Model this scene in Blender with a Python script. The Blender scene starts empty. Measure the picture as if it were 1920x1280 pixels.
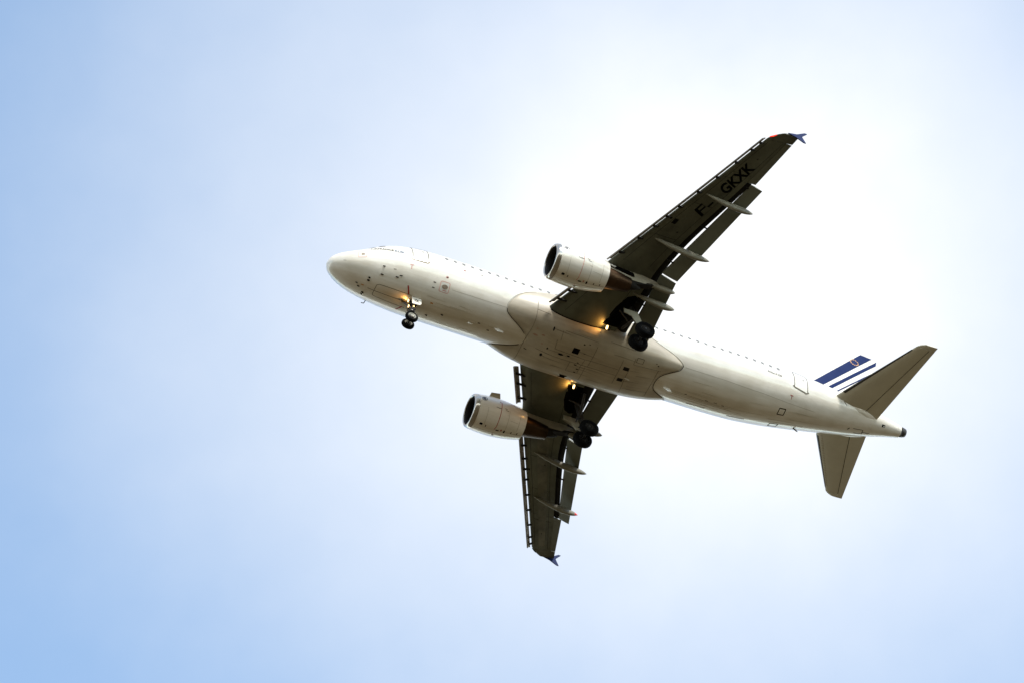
import bpy, bmesh, math, random
import numpy as np
from mathutils import Vector, Matrix

random.seed(4)
scene = bpy.context.scene
COL = scene.collection
rad = math.radians

# ------------------------------------------------------------------ camera, sky, sun, exposure
CAM_Z = 1.7
# attitude of the aircraft relative to the lens (measured): columns forward, port, up in camera axes (right, down, ahead)
R_REL = np.array([[-0.9128706027971618, 0.4047645569786448, -0.05322514408273889],
                  [-0.29264648256341763, -0.739693549449409, -0.6059797761858018],
                  [-0.2846494313923817, -0.5376049723698774, 0.7936974202371943]])
T_REL = np.array([-10.598022849879595, -4.860327730072386, 185.3607992179794])   # nose datum in metres
FOCAL_PX = 6123.9
PITCH = rad(2.5)                                  # nose-up attitude in the air
OFF = np.array([17.7, 0.0, 2.42])                 # the thing's base: under the belly
R_ATT = np.array([[math.cos(PITCH), 0, -math.sin(PITCH)], [0, 1, 0], [math.sin(PITCH), 0, math.cos(PITCH)]])
_view = R_ATT @ R_REL[2]
_yaw = math.atan2(_view[0], _view[1])
R_YAW = np.array([[math.cos(_yaw), -math.sin(_yaw), 0], [math.sin(_yaw), math.cos(_yaw), 0], [0, 0, 1]])
R_W = R_YAW @ R_ATT                               # aircraft axes -> world
C_W = R_W @ R_REL.T                               # camera axes (right, down, ahead) -> world
cam_pos = np.array([0, 0, CAM_Z])
nose_w = cam_pos + C_W @ T_REL
root_w = nose_w + R_W @ np.array([-OFF[0], 0, -OFF[2]])

cam_data = bpy.data.cameras.new('camera')
cam_data.sensor_width = 36.0
cam_data.lens = FOCAL_PX / 1920 * 36.0
cam_data.clip_start = 0.5
cam_data.clip_end = 40000
cam = bpy.data.objects.new('camera', cam_data)
COL.objects.link(cam)
mw = np.eye(4); mw[:3, :3] = C_W @ np.diag([1, -1, -1]); mw[:3, 3] = cam_pos
cam.matrix_world = Matrix(mw.tolist())
scene.camera = cam

scene.view_settings.view_transform = 'Standard'
scene.view_settings.look = 'None'
scene.view_settings.exposure = 1.15
scene.view_settings.gamma = 1.0
scene.view_settings.use_curve_mapping = False

# sun: high on the port side of the aircraft, veiled by thin cloud
sun_dir = R_W @ np.array([-0.10, 0.76, 0.63]); sun_dir /= np.linalg.norm(sun_dir)
SUN_EL = math.asin(sun_dir[2]); SUN_AZ = math.atan2(sun_dir[0], sun_dir[1])
sun_data = bpy.data.lights.new('sun', 'SUN')
sun_data.energy = 2.0
sun_data.angle = rad(12)
sun_data.color = (1.0, 0.95, 0.87)
sun = bpy.data.objects.new('sun', sun_data)
sun.rotation_euler = Vector(sun_dir.tolist()).to_track_quat('Z', 'Y').to_euler()
COL.objects.link(sun)

world = bpy.data.worlds.new('World')
scene.world = world
world.use_nodes = True
nt = world.node_tree
for n in list(nt.nodes): nt.nodes.remove(n)
def N(tree, kind, **kw):
    n = tree.nodes.new(kind)
    for k, v in kw.items(): setattr(n, k, v)
    return n
out = N(nt, 'ShaderNodeOutputWorld')
sky = N(nt, 'ShaderNodeTexSky', sky_type='NISHITA', sun_disc=False)
sky.sun_elevation = SUN_EL; sky.sun_rotation = SUN_AZ
sky.altitude = 100; sky.air_density = 1.0; sky.dust_density = 0.1; sky.ozone_density = 1.6
bg_sky = N(nt, 'ShaderNodeBackground'); bg_sky.inputs['Strength'].default_value = 0.15
tint = N(nt, 'ShaderNodeMix', data_type='RGBA', blend_type='MULTIPLY')
tint.inputs[0].default_value = 1.0; tint.inputs[7].default_value = (0.70, 1.0, 1.05, 1)
nt.links.new(sky.outputs[0], tint.inputs[6]); nt.links.new(tint.outputs[2], bg_sky.inputs['Color'])
tc = N(nt, 'ShaderNodeTexCoord')
# thin cloud: a bank of bright veil cloud around one part of the sky, broken up by noise in world directions
vx = (1330 - 960) / FOCAL_PX; vy = (540 - 640) / FOCAL_PX
bank = C_W @ np.array([vx, vy, 1.0]); bank /= np.linalg.norm(bank)
def noise(scale, detail, rough, off):
    mp = N(nt, 'ShaderNodeMapping'); mp.inputs['Location'].default_value = off
    nt.links.new(tc.outputs['Generated'], mp.inputs['Vector'])
    nz = N(nt, 'ShaderNodeTexNoise'); nz.inputs['Scale'].default_value = scale
    nz.inputs['Detail'].default_value = detail; nz.inputs['Roughness'].default_value = rough
    nt.links.new(mp.outputs[0], nz.inputs['Vector'])
    return nz.outputs['Fac']
def math_node(op, a, b=None, clamp=False):
    m = N(nt, 'ShaderNodeMath', operation=op, use_clamp=clamp)
    for i, v in enumerate((a, b)):
        if v is None: continue
        if isinstance(v, (int, float)): m.inputs[i].default_value = v
        else: nt.links.new(v, m.inputs[i])
    return m.outputs[0]
dv = N(nt, 'ShaderNodeVectorMath', operation='SUBTRACT'); nt.links.new(tc.outputs['Generated'], dv.inputs[0]); dv.inputs[1].default_value = bank.tolist()
dd = N(nt, 'ShaderNodeVectorMath', operation='DOT_PRODUCT'); nt.links.new(dv.outputs[0], dd.inputs[0]); dd.inputs[1].default_value = C_W[:, 1].tolist()
ds_ = N(nt, 'ShaderNodeVectorMath', operation='SCALE'); ds_.inputs[0].default_value = (C_W[:, 1]*0.22).tolist(); nt.links.new(dd.outputs['Value'], ds_.inputs['Scale'])
da = N(nt, 'ShaderNodeVectorMath', operation='ADD'); nt.links.new(dv.outputs[0], da.inputs[0]); nt.links.new(ds_.outputs[0], da.inputs[1])
dl = N(nt, 'ShaderNodeVectorMath', operation='LENGTH'); nt.links.new(da.outputs[0], dl.inputs[0])
d0 = dl.outputs['Value']                                  # the bank is a little wider than high
n1 = noise(9.0, 4.0, 0.55, (0.3, 1.1, 2.0))
n2 = noise(34.0, 5.0, 0.6, (4.0, 0.2, 1.0))
warp = math_node('ADD', math_node('MULTIPLY', math_node('SUBTRACT', n1, 0.5), 0.07), math_node('MULTIPLY', math_node('SUBTRACT', n2, 0.5), 0.022))
d1 = math_node('ADD', d0, warp)
ramp = N(nt, 'ShaderNodeValToRGB')
cr = ramp.color_ramp; cr.interpolation = 'B_SPLINE'
stops = [(0.0, 1.0), (0.20, 0.89), (0.31, 0.74), (0.43, 0.62), (0.54, 0.52), (0.65, 0.43), (0.77, 0.33), (0.90, 0.22), (1.0, 0.17)]
cr.elements[0].position = 0.0; cr.elements[0].color = (1, 1, 1, 1)
cr.elements[1].position = 1.0; cr.elements[1].color = (stops[-1][1],)*3 + (1,)
for p, v in stops[1:-1]:
    e = cr.elements.new(p); e.color = (v, v, v, 1)
nt.links.new(math_node('MULTIPLY', d1, 1/0.25), ramp.inputs['Fac'])
far = noise(2.2, 6.0, 0.6, (7.0, 3.0, 0.0))              # other cloud fields over the rest of the sky
farm = math_node('MULTIPLY', math_node('SUBTRACT', far, 0.30), 3.0, True)
farw = math_node('MULTIPLY', farm, math_node('MULTIPLY', math_node('SUBTRACT', d0, 0.24), 4.0, True))
cover = math_node('MAXIMUM', ramp.outputs['Color'], farw, True)
bg_cloud = N(nt, 'ShaderNodeBackground')
bg_cloud.inputs['Color'].default_value = (0.99, 0.995, 1.0, 1)
bg_cloud.inputs['Strength'].default_value = 0.53
mixw = N(nt, 'ShaderNodeMixShader')
nt.links.new(cover, mixw.inputs[0]); nt.links.new(bg_sky.outputs[0], mixw.inputs[1]); nt.links.new(bg_cloud.outputs[0], mixw.inputs[2])
# bright hazy band along the horizon
sep = N(nt, 'ShaderNodeSeparateXYZ'); nt.links.new(tc.outputs['Generated'], sep.inputs[0])
hz = math_node('SUBTRACT', 1.0, math_node('MULTIPLY', math_node('ABSOLUTE', sep.outputs['Z']), 1/0.30), True)
hz = math_node('POWER', hz, 2.2)
bg_hz = N(nt, 'ShaderNodeBackground'); bg_hz.inputs['Color'].default_value = (1.0, 0.96, 0.88, 1)
nt.links.new(math_node('MULTIPLY', hz, 1.25), bg_hz.inputs['Strength'])
addw = N(nt, 'ShaderNodeAddShader')
nt.links.new(mixw.outputs[0], addw.inputs[0]); nt.links.new(bg_hz.outputs[0], addw.inputs[1])
nt.links.new(addw.outputs[0], out.inputs['Surface'])

# GEO-BEGIN
def pchip(xs, ys):
    xs = np.array(xs, float); ys = np.array(ys, float)
    h = np.diff(xs); d = np.diff(ys) / h
    m = np.zeros(len(xs)); m[0] = d[0]; m[-1] = d[-1]
    for i in range(1, len(xs) - 1):
        if d[i-1] * d[i] > 0:
            w1 = 2*h[i] + h[i-1]; w2 = h[i] + 2*h[i-1]
            m[i] = (w1 + w2) / (w1/d[i-1] + w2/d[i])
    def f(x):
        x = np.clip(np.asarray(x, float), xs[0], xs[-1])
        i = np.clip(np.searchsorted(xs, x) - 1, 0, len(xs) - 2)
        t = (x - xs[i]) / h[i]
        return ((1+2*t)*(1-t)**2*ys[i] + t*(1-t)**2*h[i]*m[i] + t*t*(3-2*t)*ys[i+1] + t*t*(t-1)*h[i]*m[i+1])
    return f
def sq(a): return [math.sqrt(v) for v in a]
_t = pchip(sq([.07,.2,.5,1,1.7,2.3,3,4,5.5,7.5,24,29,31,33,35,36.5,37.57]),
           [-.70,-.33,-.04,.22,.54,.93,1.42,1.84,2.09,2.15,2.15,2.14,2.11,2.02,1.78,1.50,1.27])
_b = pchip(sq([.07,.2,.5,1,1.7,2.3,3,4,5.5,7.5,22,24,26,28,30,32,34,35,36,37.57]),
           [-.70,-1.0,-1.25,-1.47,-1.67,-1.78,-1.88,-1.95,-1.99,-1.99,-1.99,-1.95,-1.83,-1.53,-1.12,-.68,-.21,.05,.33,.73])
_w = pchip(sq([.07,.2,.5,1,1.7,2.3,3,4,5.5,7.5,24,26,28,30,32,34,35,36,37.57]),
           [0,.36,.67,.98,1.27,1.45,1.63,1.81,1.95,1.975,1.975,1.96,1.86,1.67,1.41,1.12,.91,.64,.29])
def ftop(s): return _t(np.sqrt(np.maximum(s,0)))
def fbot(s): return _b(np.sqrt(np.maximum(s,0)))
def fwid(s): return _w(np.sqrt(np.maximum(s,0)))
def fzc(s): return (ftop(s) + fbot(s)) / 2
def frho(s, th):
    w = np.maximum(fwid(s), 1e-4); h = np.maximum((ftop(s) - fbot(s)) / 2, 1e-4)
    return 1 / np.sqrt((np.sin(th)/w)**2 + (np.cos(th)/h)**2)
def fus_pt(s, deg, off=0.0):          # deg measured from the keel towards port
    a = np.radians(deg); r = frho(s, a) + off
    return (float(s), float(r*np.sin(a)), float(fzc(s) - r*np.cos(a)))
fair_front = pchip([0,12,20,30,38,47,58,70,82,95,112], [12.35,12.05,11.65,11.02,10.68,10.60,10.74,11.06,11.6,12.5,14.0])
fair_aft = pchip([0,8,15,25,33,41,50,57,66,80,95,112], [20.55,20.6,20.75,21.25,21.72,21.85,21.5,20.95,20.1,19.1,18.2,17.0])
def fair_prof(v):
    x = np.clip(v/.30, 0, 1); y = np.clip((1-v)/.36, 0, 1)
    return (1-(1-x)**2.2) * (1-(1-y)**2.2)
def fair_bulge(th):
    a = np.radians(np.abs(th))
    e = frho(15.0, a)
    n = 3.0
    q = 1/((np.abs(np.sin(a))/2.2)**n + (np.abs(np.cos(a))/2.48)**n)**(1/n)
    k = np.clip((112-np.abs(th))/34, 0, 1)
    return np.maximum(q - e, 0.02) * k*k*(3-2*k)
def fair_v(s, th):
    f = fair_front(np.abs(th)); return np.clip((s - f)/(fair_aft(np.abs(th)) - f), 0, 1)
def fair_pt(s, deg, off=0.0):
    a = np.radians(deg)
    r = frho(s, a) + fair_bulge(deg)*fair_prof(fair_v(s, deg)) + off
    return (float(s), float(r*np.sin(a)), float(fzc(s) - r*np.cos(a)))
# wing ---------------------------------------------------------------
def w_le(y): 
    y = np.asarray(y, float)
    e = np.clip(y-16.1, 0, None); k = np.clip((5.9-y)/.7, 0, 1)
    return 14.985 + .518*(y-6.21) + 1.15*e**2 + .11*k
_te = pchip([1.0,2.0,6.4,13.29,16.75], [18.4,18.42,18.62,20.81,21.92])
def w_te(y): return _te(y)
def w_zle(y): return -1.0 + .085*(y-2.4) + .003*(y-2.4)**2
_zte = pchip([1,2,6.4,13.3,16.75], [-1.32,-1.3,-.72,.36,1.0])
_tc = pchip([1,2,6.4,16.75], [.15,.148,.12,.105])
def w_off(y, x, low):
    t = _tc(y); x = np.clip(x, 0, 1)
    yt = 5*t*(.2969*np.sqrt(x) - .126*x - .3516*x*x + .2843*x**3 - .1036*x**4)
    cam = .012*np.sin(np.pi*x) + .012*np.sin(np.pi*np.clip((x-.5)/.5,0,1))
    return cam + (-yt if low else yt)
def w_pt(y, x, low, off=0.0):
    c = w_te(y) - w_le(y)
    z = w_zle(y)*(1-x) + _zte(y)*x + c*w_off(y, x, low)
    return (float(w_le(y) + x*c), float(y), float(z - off if low else z + off))
def w_low(s, y):
    c = w_te(y) - w_le(y); return w_pt(y, (s - w_le(y))/c, True)[2]
# nacelle ------------------------------------------------------------
EN_S, EN_Y, EN_Z = 11.29, 5.75, -2.08
nac = pchip([0,.04,.15,.4,.9,1.5,2.2,2.85,3.35], [.93,.985,1.03,1.075,1.12,1.135,1.085,.985,.87])
def nac_pt(d, deg, side=1, off=0.0):   # deg from the keel of the nacelle towards port
    r = float(nac(d)) + off; a = math.radians(deg)
    return (EN_S + d, side*EN_Y + r*math.sin(a), EN_Z + .02*d - r*math.cos(a))
# stabiliser ---------------------------------------------------------
def st_le(y): return 32.15 + .688*(y-1.35)
def st_te(y): return 35.30 + .243*(y-.97)
def st_z(y): return .52 + .163*(y-1.0)
# GEO-END

# ------------------------------------------------------------------ mesh helpers
def P(p):                       # station aft of the nose, port, up -> local coordinates of the aircraft
    return (OFF[0] - p[0], p[1] - OFF[1], p[2] + OFF[2])
class MB:
    def __init__(self): self.v = []; self.f = []; self.m = []
    def loft(self, rings, closed=True, caps=(True, True), mat=0, flip=False):
        b = len(self.v); n = len(rings[0])
        for r in rings: self.v += [tuple(map(float, p)) for p in r]
        for i in range(len(rings) - 1):
            for j in range(n if closed else n - 1):
                k = (j + 1) % n
                q = (b+i*n+j, b+i*n+k, b+(i+1)*n+k, b+(i+1)*n+j)
                self.f.append(q[::-1] if flip else q); self.m.append(mat)
        if caps[0]: self.f.append(tuple(b+j for j in range(n))[::-1]); self.m.append(mat)
        if caps[1]: self.f.append(tuple(b+(len(rings)-1)*n+j for j in range(n))); self.m.append(mat)
        return self
    def poly(self, pts, thick, nrm, mat=0):        # flat outline given a thickness along nrm
        nrm = np.array(nrm, float); a = [np.array(p, float) for p in pts]
        return self.loft([[p - nrm*thick/2 for p in a], [p + nrm*thick/2 for p in a]], mat=mat)
    def tube(self, pts, r, n=10, mat=0):
        pts = [np.array(p, float) for p in pts]; rs = r if isinstance(r, (list, tuple)) else [r]*len(pts)
        rings = []
        for i, p in enumerate(pts):
            d = pts[min(i+1, len(pts)-1)] - pts[max(i-1, 0)]; d /= np.linalg.norm(d)
            u = np.cross(d, [0, 0, 1.0] if abs(d[2]) < .9 else [1.0, 0, 0]); u /= np.linalg.norm(u); w = np.cross(d, u)
            rings.append([p + rs[i]*(u*math.cos(2*math.pi*k/n) + w*math.sin(2*math.pi*k/n)) for k in range(n)])
        return self.loft(rings, mat=mat)
    def box(self, c, s, mat=0):
        x, y, z = c; a, b, d = s[0]/2, s[1]/2, s[2]/2
        lo = [(x-a, y-b, z-d), (x+a, y-b, z-d), (x+a, y+b, z-d), (x-a, y+b, z-d)]
        return self.loft([lo, [(p[0], p[1], z+d) for p in lo]], mat=mat)
    def lathe(self, prof, c, axis, n=40, mat=0, mats=None, caps=(True, True)):   # prof: (along, radius)
        axis = np.array(axis, float); axis /= np.linalg.norm(axis)
        u = np.cross(axis, [0, 0, 1.0] if abs(axis[2]) < .9 else [1.0, 0, 0]); u /= np.linalg.norm(u); w = np.cross(axis, u)
        rings = [[np.array(c) + axis*a + r*(u*math.cos(2*math.pi*k/n) + w*math.sin(2*math.pi*k/n)) for k in range(n)] for a, r in prof]
        m0 = len(self.m); self.loft(rings, caps=caps, mat=mat)
        if mats:
            for i in range(len(prof)-1):
                for k in range(n): self.m[m0 + i*n + k] = mats[i]
        return self
    def build(self, name, mats, parent=None, smooth=True, angle=38, raw=False):
        me = bpy.data.meshes.new(name)
        me.from_pydata([p if raw else P(p) for p in self.v], [], self.f)
        for m in (mats if isinstance(mats, (list, tuple)) else [mats]): me.materials.append(m)
        me.polygons.foreach_set('material_index', self.m)
        bm = bmesh.new(); bm.from_mesh(me)
        bmesh.ops.recalc_face_normals(bm, faces=bm.faces[:])
        bm.to_mesh(me); bm.free()
        if smooth:
            me.polygons.foreach_set('use_smooth', [True]*len(me.polygons))
            me.set_sharp_from_angle(angle=rad(angle))
        me.update()
        o = bpy.data.objects.new(name, me); COL.objects.link(o)
        if parent: o.parent = parent
        return o

# ------------------------------------------------------------------ materials
def mat(name, color, rough=.4, metal=0.0, coat=0.0, vary=0.0, streak=False, scale=1.5, bump=0.0, spots=None, emit=None, spec=.5):
    m = bpy.data.materials.new(name); m.use_nodes = True
    t = m.node_tree; b = t.nodes['Principled BSDF']
    b.inputs['Base Color'].default_value = (*color, 1); b.inputs['Roughness'].default_value = rough
    b.inputs['Metallic'].default_value = metal; b.inputs['Coat Weight'].default_value = coat
    b.inputs['Coat Roughness'].default_value = 0.06; b.inputs['Specular IOR Level'].default_value = spec
    if emit:
        b.inputs['Emission Color'].default_value = (*emit[0], 1); b.inputs['Emission Strength'].default_value = emit[1]
    if vary or bump:
        tx = N(t, 'ShaderNodeTexCoord'); mp = N(t, 'ShaderNodeMapping')
        mp.inputs['Scale'].default_value = (0.10, 1.6, 1.6) if streak else (1, 1, 1)
        t.links.new(tx.outputs['Object'], mp.inputs['Vector'])
        nz = N(t, 'ShaderNodeTexNoise'); nz.inputs['Scale'].default_value = scale; nz.inputs['Detail'].default_value = 6; nz.inputs['Roughness'].default_value = .62
        t.links.new(mp.outputs[0], nz.inputs['Vector'])
        if vary:
            n2 = N(t, 'ShaderNodeTexNoise'); n2.inputs['Scale'].default_value = scale*.35; n2.inputs['Detail'].default_value = 4
            t.links.new(tx.outputs['Object'], n2.inputs['Vector'])
            ad = N(t, 'ShaderNodeMath', operation='ADD'); t.links.new(nz.outputs['Fac'], ad.inputs[0]); t.links.new(n2.outputs['Fac'], ad.inputs[1])
            r = N(t, 'ShaderNodeValToRGB')
            r.color_ramp.elements[0].position = .36; r.color_ramp.elements[1].position = .62
            dk = spots if spots else [c*(1-vary) for c in color]
            r.color_ramp.elements[0].color = (*dk, 1); r.color_ramp.elements[1].color = (*color, 1)
            hf = N(t, 'ShaderNodeMath', operation='MULTIPLY'); hf.inputs[1].default_value = .5
            t.links.new(ad.outputs[0], hf.inputs[0]); t.links.new(hf.outputs[0], r.inputs['Fac']); t.links.new(r.outputs[0], b.inputs['Base Color'])
            rr = N(t, 'ShaderNodeMapRange'); rr.inputs['To Min'].default_value = rough*1.35; rr.inputs['To Max'].default_value = rough*.75
            t.links.new(hf.outputs[0], rr.inputs['Value']); t.links.new(rr.outputs[0], b.inputs['Roughness'])
        if bump:
            bp = N(t, 'ShaderNodeBump'); bp.inputs['Strength'].default_value = bump; bp.inputs['Distance'].default_value = .02
            t.links.new(nz.outputs['Fac'], bp.inputs['Height']); t.links.new(bp.outputs[0], b.inputs['Normal'])
    return m
M = dict(
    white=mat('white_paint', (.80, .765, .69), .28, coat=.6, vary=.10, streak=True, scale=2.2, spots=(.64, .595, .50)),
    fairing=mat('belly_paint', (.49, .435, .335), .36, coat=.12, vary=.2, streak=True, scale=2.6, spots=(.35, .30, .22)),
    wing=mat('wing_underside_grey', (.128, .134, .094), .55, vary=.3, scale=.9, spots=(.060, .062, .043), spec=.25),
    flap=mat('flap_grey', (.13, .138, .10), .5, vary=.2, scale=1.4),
    slat=mat('slat_grey', (.26, .24, .21), .35, vary=.2, scale=1.4),
    cove=mat('cove_dark', (.015, .014, .011), .8, vary=.3, scale=3, spec=.2),
    tan=mat('fairing_grey', (.35, .325, .245), .45, vary=.22, scale=1.8),
    track=mat('track_fairing_grey', (.21, .195, .14), .5, vary=.25, scale=1.8),
    tank=mat('tank_skin_grey', (.165, .16, .115), .55, vary=.6, scale=2.6, spots=(.085, .083, .06), spec=.3),
    fence=mat('fence_blue', (.008, .018, .078), .5, vary=.12, scale=2, spec=.08),
    stab=mat('stabiliser_grey', (.58, .545, .43), .4, vary=.13, streak=False, scale=1.2),
    edge=mat('leading_edge_dark', (.035, .032, .027), .35, vary=.3, scale=3),  # dark reflection in the bare metal edge, put into the base colour
    lip=mat('polished_lip', (.46, .43, .39), .2, metal=1.0, vary=.25, scale=2.0),
    bronze=mat('heated_metal', (.075, .044, .025), .38, metal=1.0, vary=.55, scale=1.6, spots=(.03, .018, .011)),
    soot=mat('soot', (.014, .011, .008), .75, vary=.4, scale=3, spec=.2),
    rubber=mat('tyre_rubber', (.0035, .0035, .0035), .95, vary=.3, scale=8, bump=.2, spec=.1),
    rim=mat('wheel_rim', (.42, .40, .33), .35, metal=.4, vary=.3, scale=9),
    steel=mat('gear_steel', (.05, .047, .042), .45, metal=.4, vary=.3, scale=6),
    dark=mat('black_marking', (.004, .004, .004), .95, vary=.3, scale=6, spec=0.0),
    seam=mat('panel_gap', (.085, .075, .058), .7, vary=.3, scale=4),
    faint=mat('panel_line', (.38, .34, .27), .6, vary=.2, scale=4),
    blue=mat('blue_paint', (.009, .021, .088), .6, vary=.12, scale=2, spec=.06),
    red=mat('red_paint', (.35, .03, .025), .45, vary=.2, scale=6),
    pale=mat('pale_red_marking', (.62, .30, .25), .5, vary=.2, scale=6),
    gold=mat('gold_star_paint', (.80, .42, .16), .4, vary=.1, scale=6),
    glass=mat('cabin_window', (.15, .145, .14), .5, vary=.15, scale=6),
    glassdk=mat('cockpit_glass', (.012, .012, .014), .5, vary=.1, scale=2),
    klm=mat('light_blue_marking', (.008, .05, .14), .7, vary=.1, scale=6),
    scuff=mat('door_sill', (.15, .125, .085), .45, metal=.2, vary=.3, scale=9),
    brown=mat('port_cover', (.28, .22, .16), .4, vary=.3, scale=9),
    patch=mat('panel_paint', (.70, .68, .62), .35, vary=.12, scale=4),
    lamp=mat('lamp_lens', (1, .9, .7), .2, emit=((1.0, .62, .24), 2.2)),
    navred=mat('red_navigation_lamp', (.8, .03, .02), .2, emit=((1.0, .05, .02), .6)),
    navgreen=mat('green_navigation_lamp', (.01, .06, .035), .3),
    fan=mat('fan_metal', (.018, .018, .02), .5, metal=.3, vary=.3, scale=5),
)
def ground_mat():
    m = bpy.data.materials.new('dry_soil'); m.use_nodes = True; t = m.node_tree; b = t.nodes['Principled BSDF']
    tx = N(t, 'ShaderNodeTexCoord')
    a = N(t, 'ShaderNodeTexNoise'); a.inputs['Scale'].default_value = .02; a.inputs['Detail'].default_value = 8
    c = N(t, 'ShaderNodeTexNoise'); c.inputs['Scale'].default_value = 3.0; c.inputs['Detail'].default_value = 8
    for n in (a, c): t.links.new(tx.outputs['Object'], n.inputs['Vector'])
    ad = N(t, 'ShaderNodeMath', operation='ADD'); t.links.new(a.outputs['Fac'], ad.inputs[0]); t.links.new(c.outputs['Fac'], ad.inputs[1])
    hf = N(t, 'ShaderNodeMath', operation='MULTIPLY'); hf.inputs[1].default_value = .5; t.links.new(ad.outputs[0], hf.inputs[0])
    r = N(t, 'ShaderNodeValToRGB'); r.color_ramp.elements[0].position = .35; r.color_ramp.elements[1].position = .65
    r.color_ramp.elements[0].color = (*GROUND_A, 1); r.color_ramp.elements[1].color = (*GROUND_B, 1)
    t.links.new(hf.outputs[0], r.inputs['Fac']); t.links.new(r.outputs[0], b.inputs['Base Color'])
    b.inputs['Roughness'].default_value = .95
    return m
GROUND_A = (.048, .032, .0105); GROUND_B = (.082, .056, .020)

# ------------------------------------------------------------------ ground (outside the frame; its bounce lights the belly)
g = MB(); NR = 64
g.loft([[(12000*math.cos(2*math.pi*k/NR), 12000*math.sin(2*math.pi*k/NR), 0) for k in range(NR)]], caps=(False, True))
ground = g.build('ground', ground_mat(), raw=True, smooth=False)
ground['kind'] = 'structure'

# ------------------------------------------------------------------ the aircraft
plane = bpy.data.objects.new('passenger_jet', None); COL.objects.link(plane)
plane.empty_display_size = 4
mp_ = np.eye(4); mp_[:3, :3] = R_W; mp_[:3, 3] = root_w
plane.matrix_world = Matrix(mp_.tolist())
plane['label'] = 'white twin-engine passenger jet flying overhead with landing gear down and flaps extended'
plane['category'] = 'airplane'

# --- fuselage
mb = MB()
st = [0.072, .085, .11, .14, .19, .26, .37, .5, .65, .82, 1, 1.25, 1.5, 1.8, 2.1, 2.4, 2.7, 3, 3.4, 3.8, 4.3, 4.9, 5.5, 6.2, 7, 7.6, 9, 11, 13, 15, 17, 19, 21, 22, 23, 24]
st += list(np.arange(24.5, 37.3, .4)) + [37.2]
NF = 128
mb.loft([[fus_pt(s, 360*k/NF) for k in range(NF)] for s in st])
fus = mb.build('fuselage', M['white'], plane, angle=60)

def surf_poly(name, parent, pts, fn, m, off=.006, thick=.02, sub=1):
    """flat marking or panel bent to a surface; pts are (station, degrees)"""
    mb = MB(); n = len(pts)
    # fan with rings towards the centre so that it follows the curve
    c = np.mean(np.array(pts, float), axis=0)
    rings = []
    for k in (1.0, .66, .33):
        rings.append([fn(*(c + (np.array(p) - c)*k), off) for p in pts])
    low = [fn(*p, off - thick) for p in pts]
    mb.loft([low] + rings, caps=(False, True), mat=0)
    return mb.build(name, m, parent, angle=50)
def surf_line(mb, pts, fn, w, off=.004, thick=.02, mat=0, step=.11):
    """ribbon of width w metres along a path of (station, degrees) on a surface"""
    dense = []
    for a, b in zip(pts[:-1], pts[1:]):
        pa, pb = np.array(fn(*a)), np.array(fn(*b)); n = max(1, int(np.linalg.norm(pb-pa)/step))
        dense += [tuple(np.array(a) + (np.array(b)-np.array(a))*i/n) for i in range(n)]
    dense.append(tuple(pts[-1]))
    rings = []
    for i, q in enumerate(dense):
        p0 = np.array(fn(*dense[max(i-1, 0)], 0)); p1 = np.array(fn(*dense[min(i+1, len(dense)-1)], 0)); d = p1 - p0; d /= max(np.linalg.norm(d), 1e-9)
        up = np.array(fn(*q, 1.0)) - np.array(fn(*q, 0.0)); up /= np.linalg.norm(up)
        s = np.cross(d, up); s /= max(np.linalg.norm(s), 1e-9); c = np.array(fn(*q, 0))
        rings.append([c + s*w/2 + up*off, c - s*w/2 + up*off, c - s*w/2 + up*(off-thick), c + s*w/2 + up*(off-thick)])
    mb.loft(rings, mat=mat)
def lines(name, paths, fn, w, m, parent, off=.004, thick=.02, step=.11):
    for p in paths:
        mb = MB(); surf_line(mb, p, fn, w, off, thick, 0, step); mb.build(name, m, parent)
def closed(p): return list(p) + [p[0]]
def rrect(c, ds, da, r=.25, n=4):     # rounded rectangle in (station, degrees)
    o = []
    for sx, sy, a0 in ((1, 1, 0), (-1, 1, 90), (-1, -1, 180), (1, -1, 270)):
        for k in range(n+1):
            a = rad(a0 + 90*k/n)
            o.append((c[0] + ds/2*(sx*(1-r) + r*math.cos(a)), c[1] + da/2*(sy*(1-r) + r*math.sin(a))))
    return o
def ell(c, ds, da, n=16): return [(c[0] + ds/2*math.cos(2*math.pi*k/n), c[1] + da/2*math.sin(2*math.pi*k/n)) for k in range(n)]

def text_mesh(txt, width, height, bold=0.0, sub=2, size_ref=None):
    cu = bpy.data.curves.new('letters', 'FONT'); cu.body = txt; cu.size = 1.0; cu.offset = bold
    cu.resolution_u = 3
    ob = bpy.data.objects.new('letters', cu); COL.objects.link(ob)
    bpy.context.view_layer.update()
    me = bpy.data.meshes.new_from_object(ob.evaluated_get(bpy.context.evaluated_depsgraph_get()))
    bpy.data.objects.remove(ob); bpy.data.curves.remove(cu)
    bm = bmesh.new(); bm.from_mesh(me); bpy.data.meshes.remove(me)
    bmesh.ops.triangulate(bm, faces=bm.faces[:])
    bmesh.ops.subdivide_edges(bm, edges=bm.edges[:], cuts=sub, use_grid_fill=True)
    xs = [v.co.x for v in bm.verts]; ys = [v.co.y for v in bm.verts]
    x0, x1, y0, y1 = min(xs), max(xs), min(ys), max(ys)
    for v in bm.verts: v.co.x = (v.co.x-x0)/(x1-x0)*width; v.co.y = (v.co.y-y0)/(y1-y0)*height
    return bm
def text_on(name, parent, bm, place, m):
    for v in bm.verts: v.co = P(place(v.co.x, v.co.y))
    me = bpy.data.meshes.new(name); bm.to_mesh(me); bm.free(); me.materials.append(m)
    o = bpy.data.objects.new(name, me); COL.objects.link(o); o.parent = parent
    return o

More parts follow.
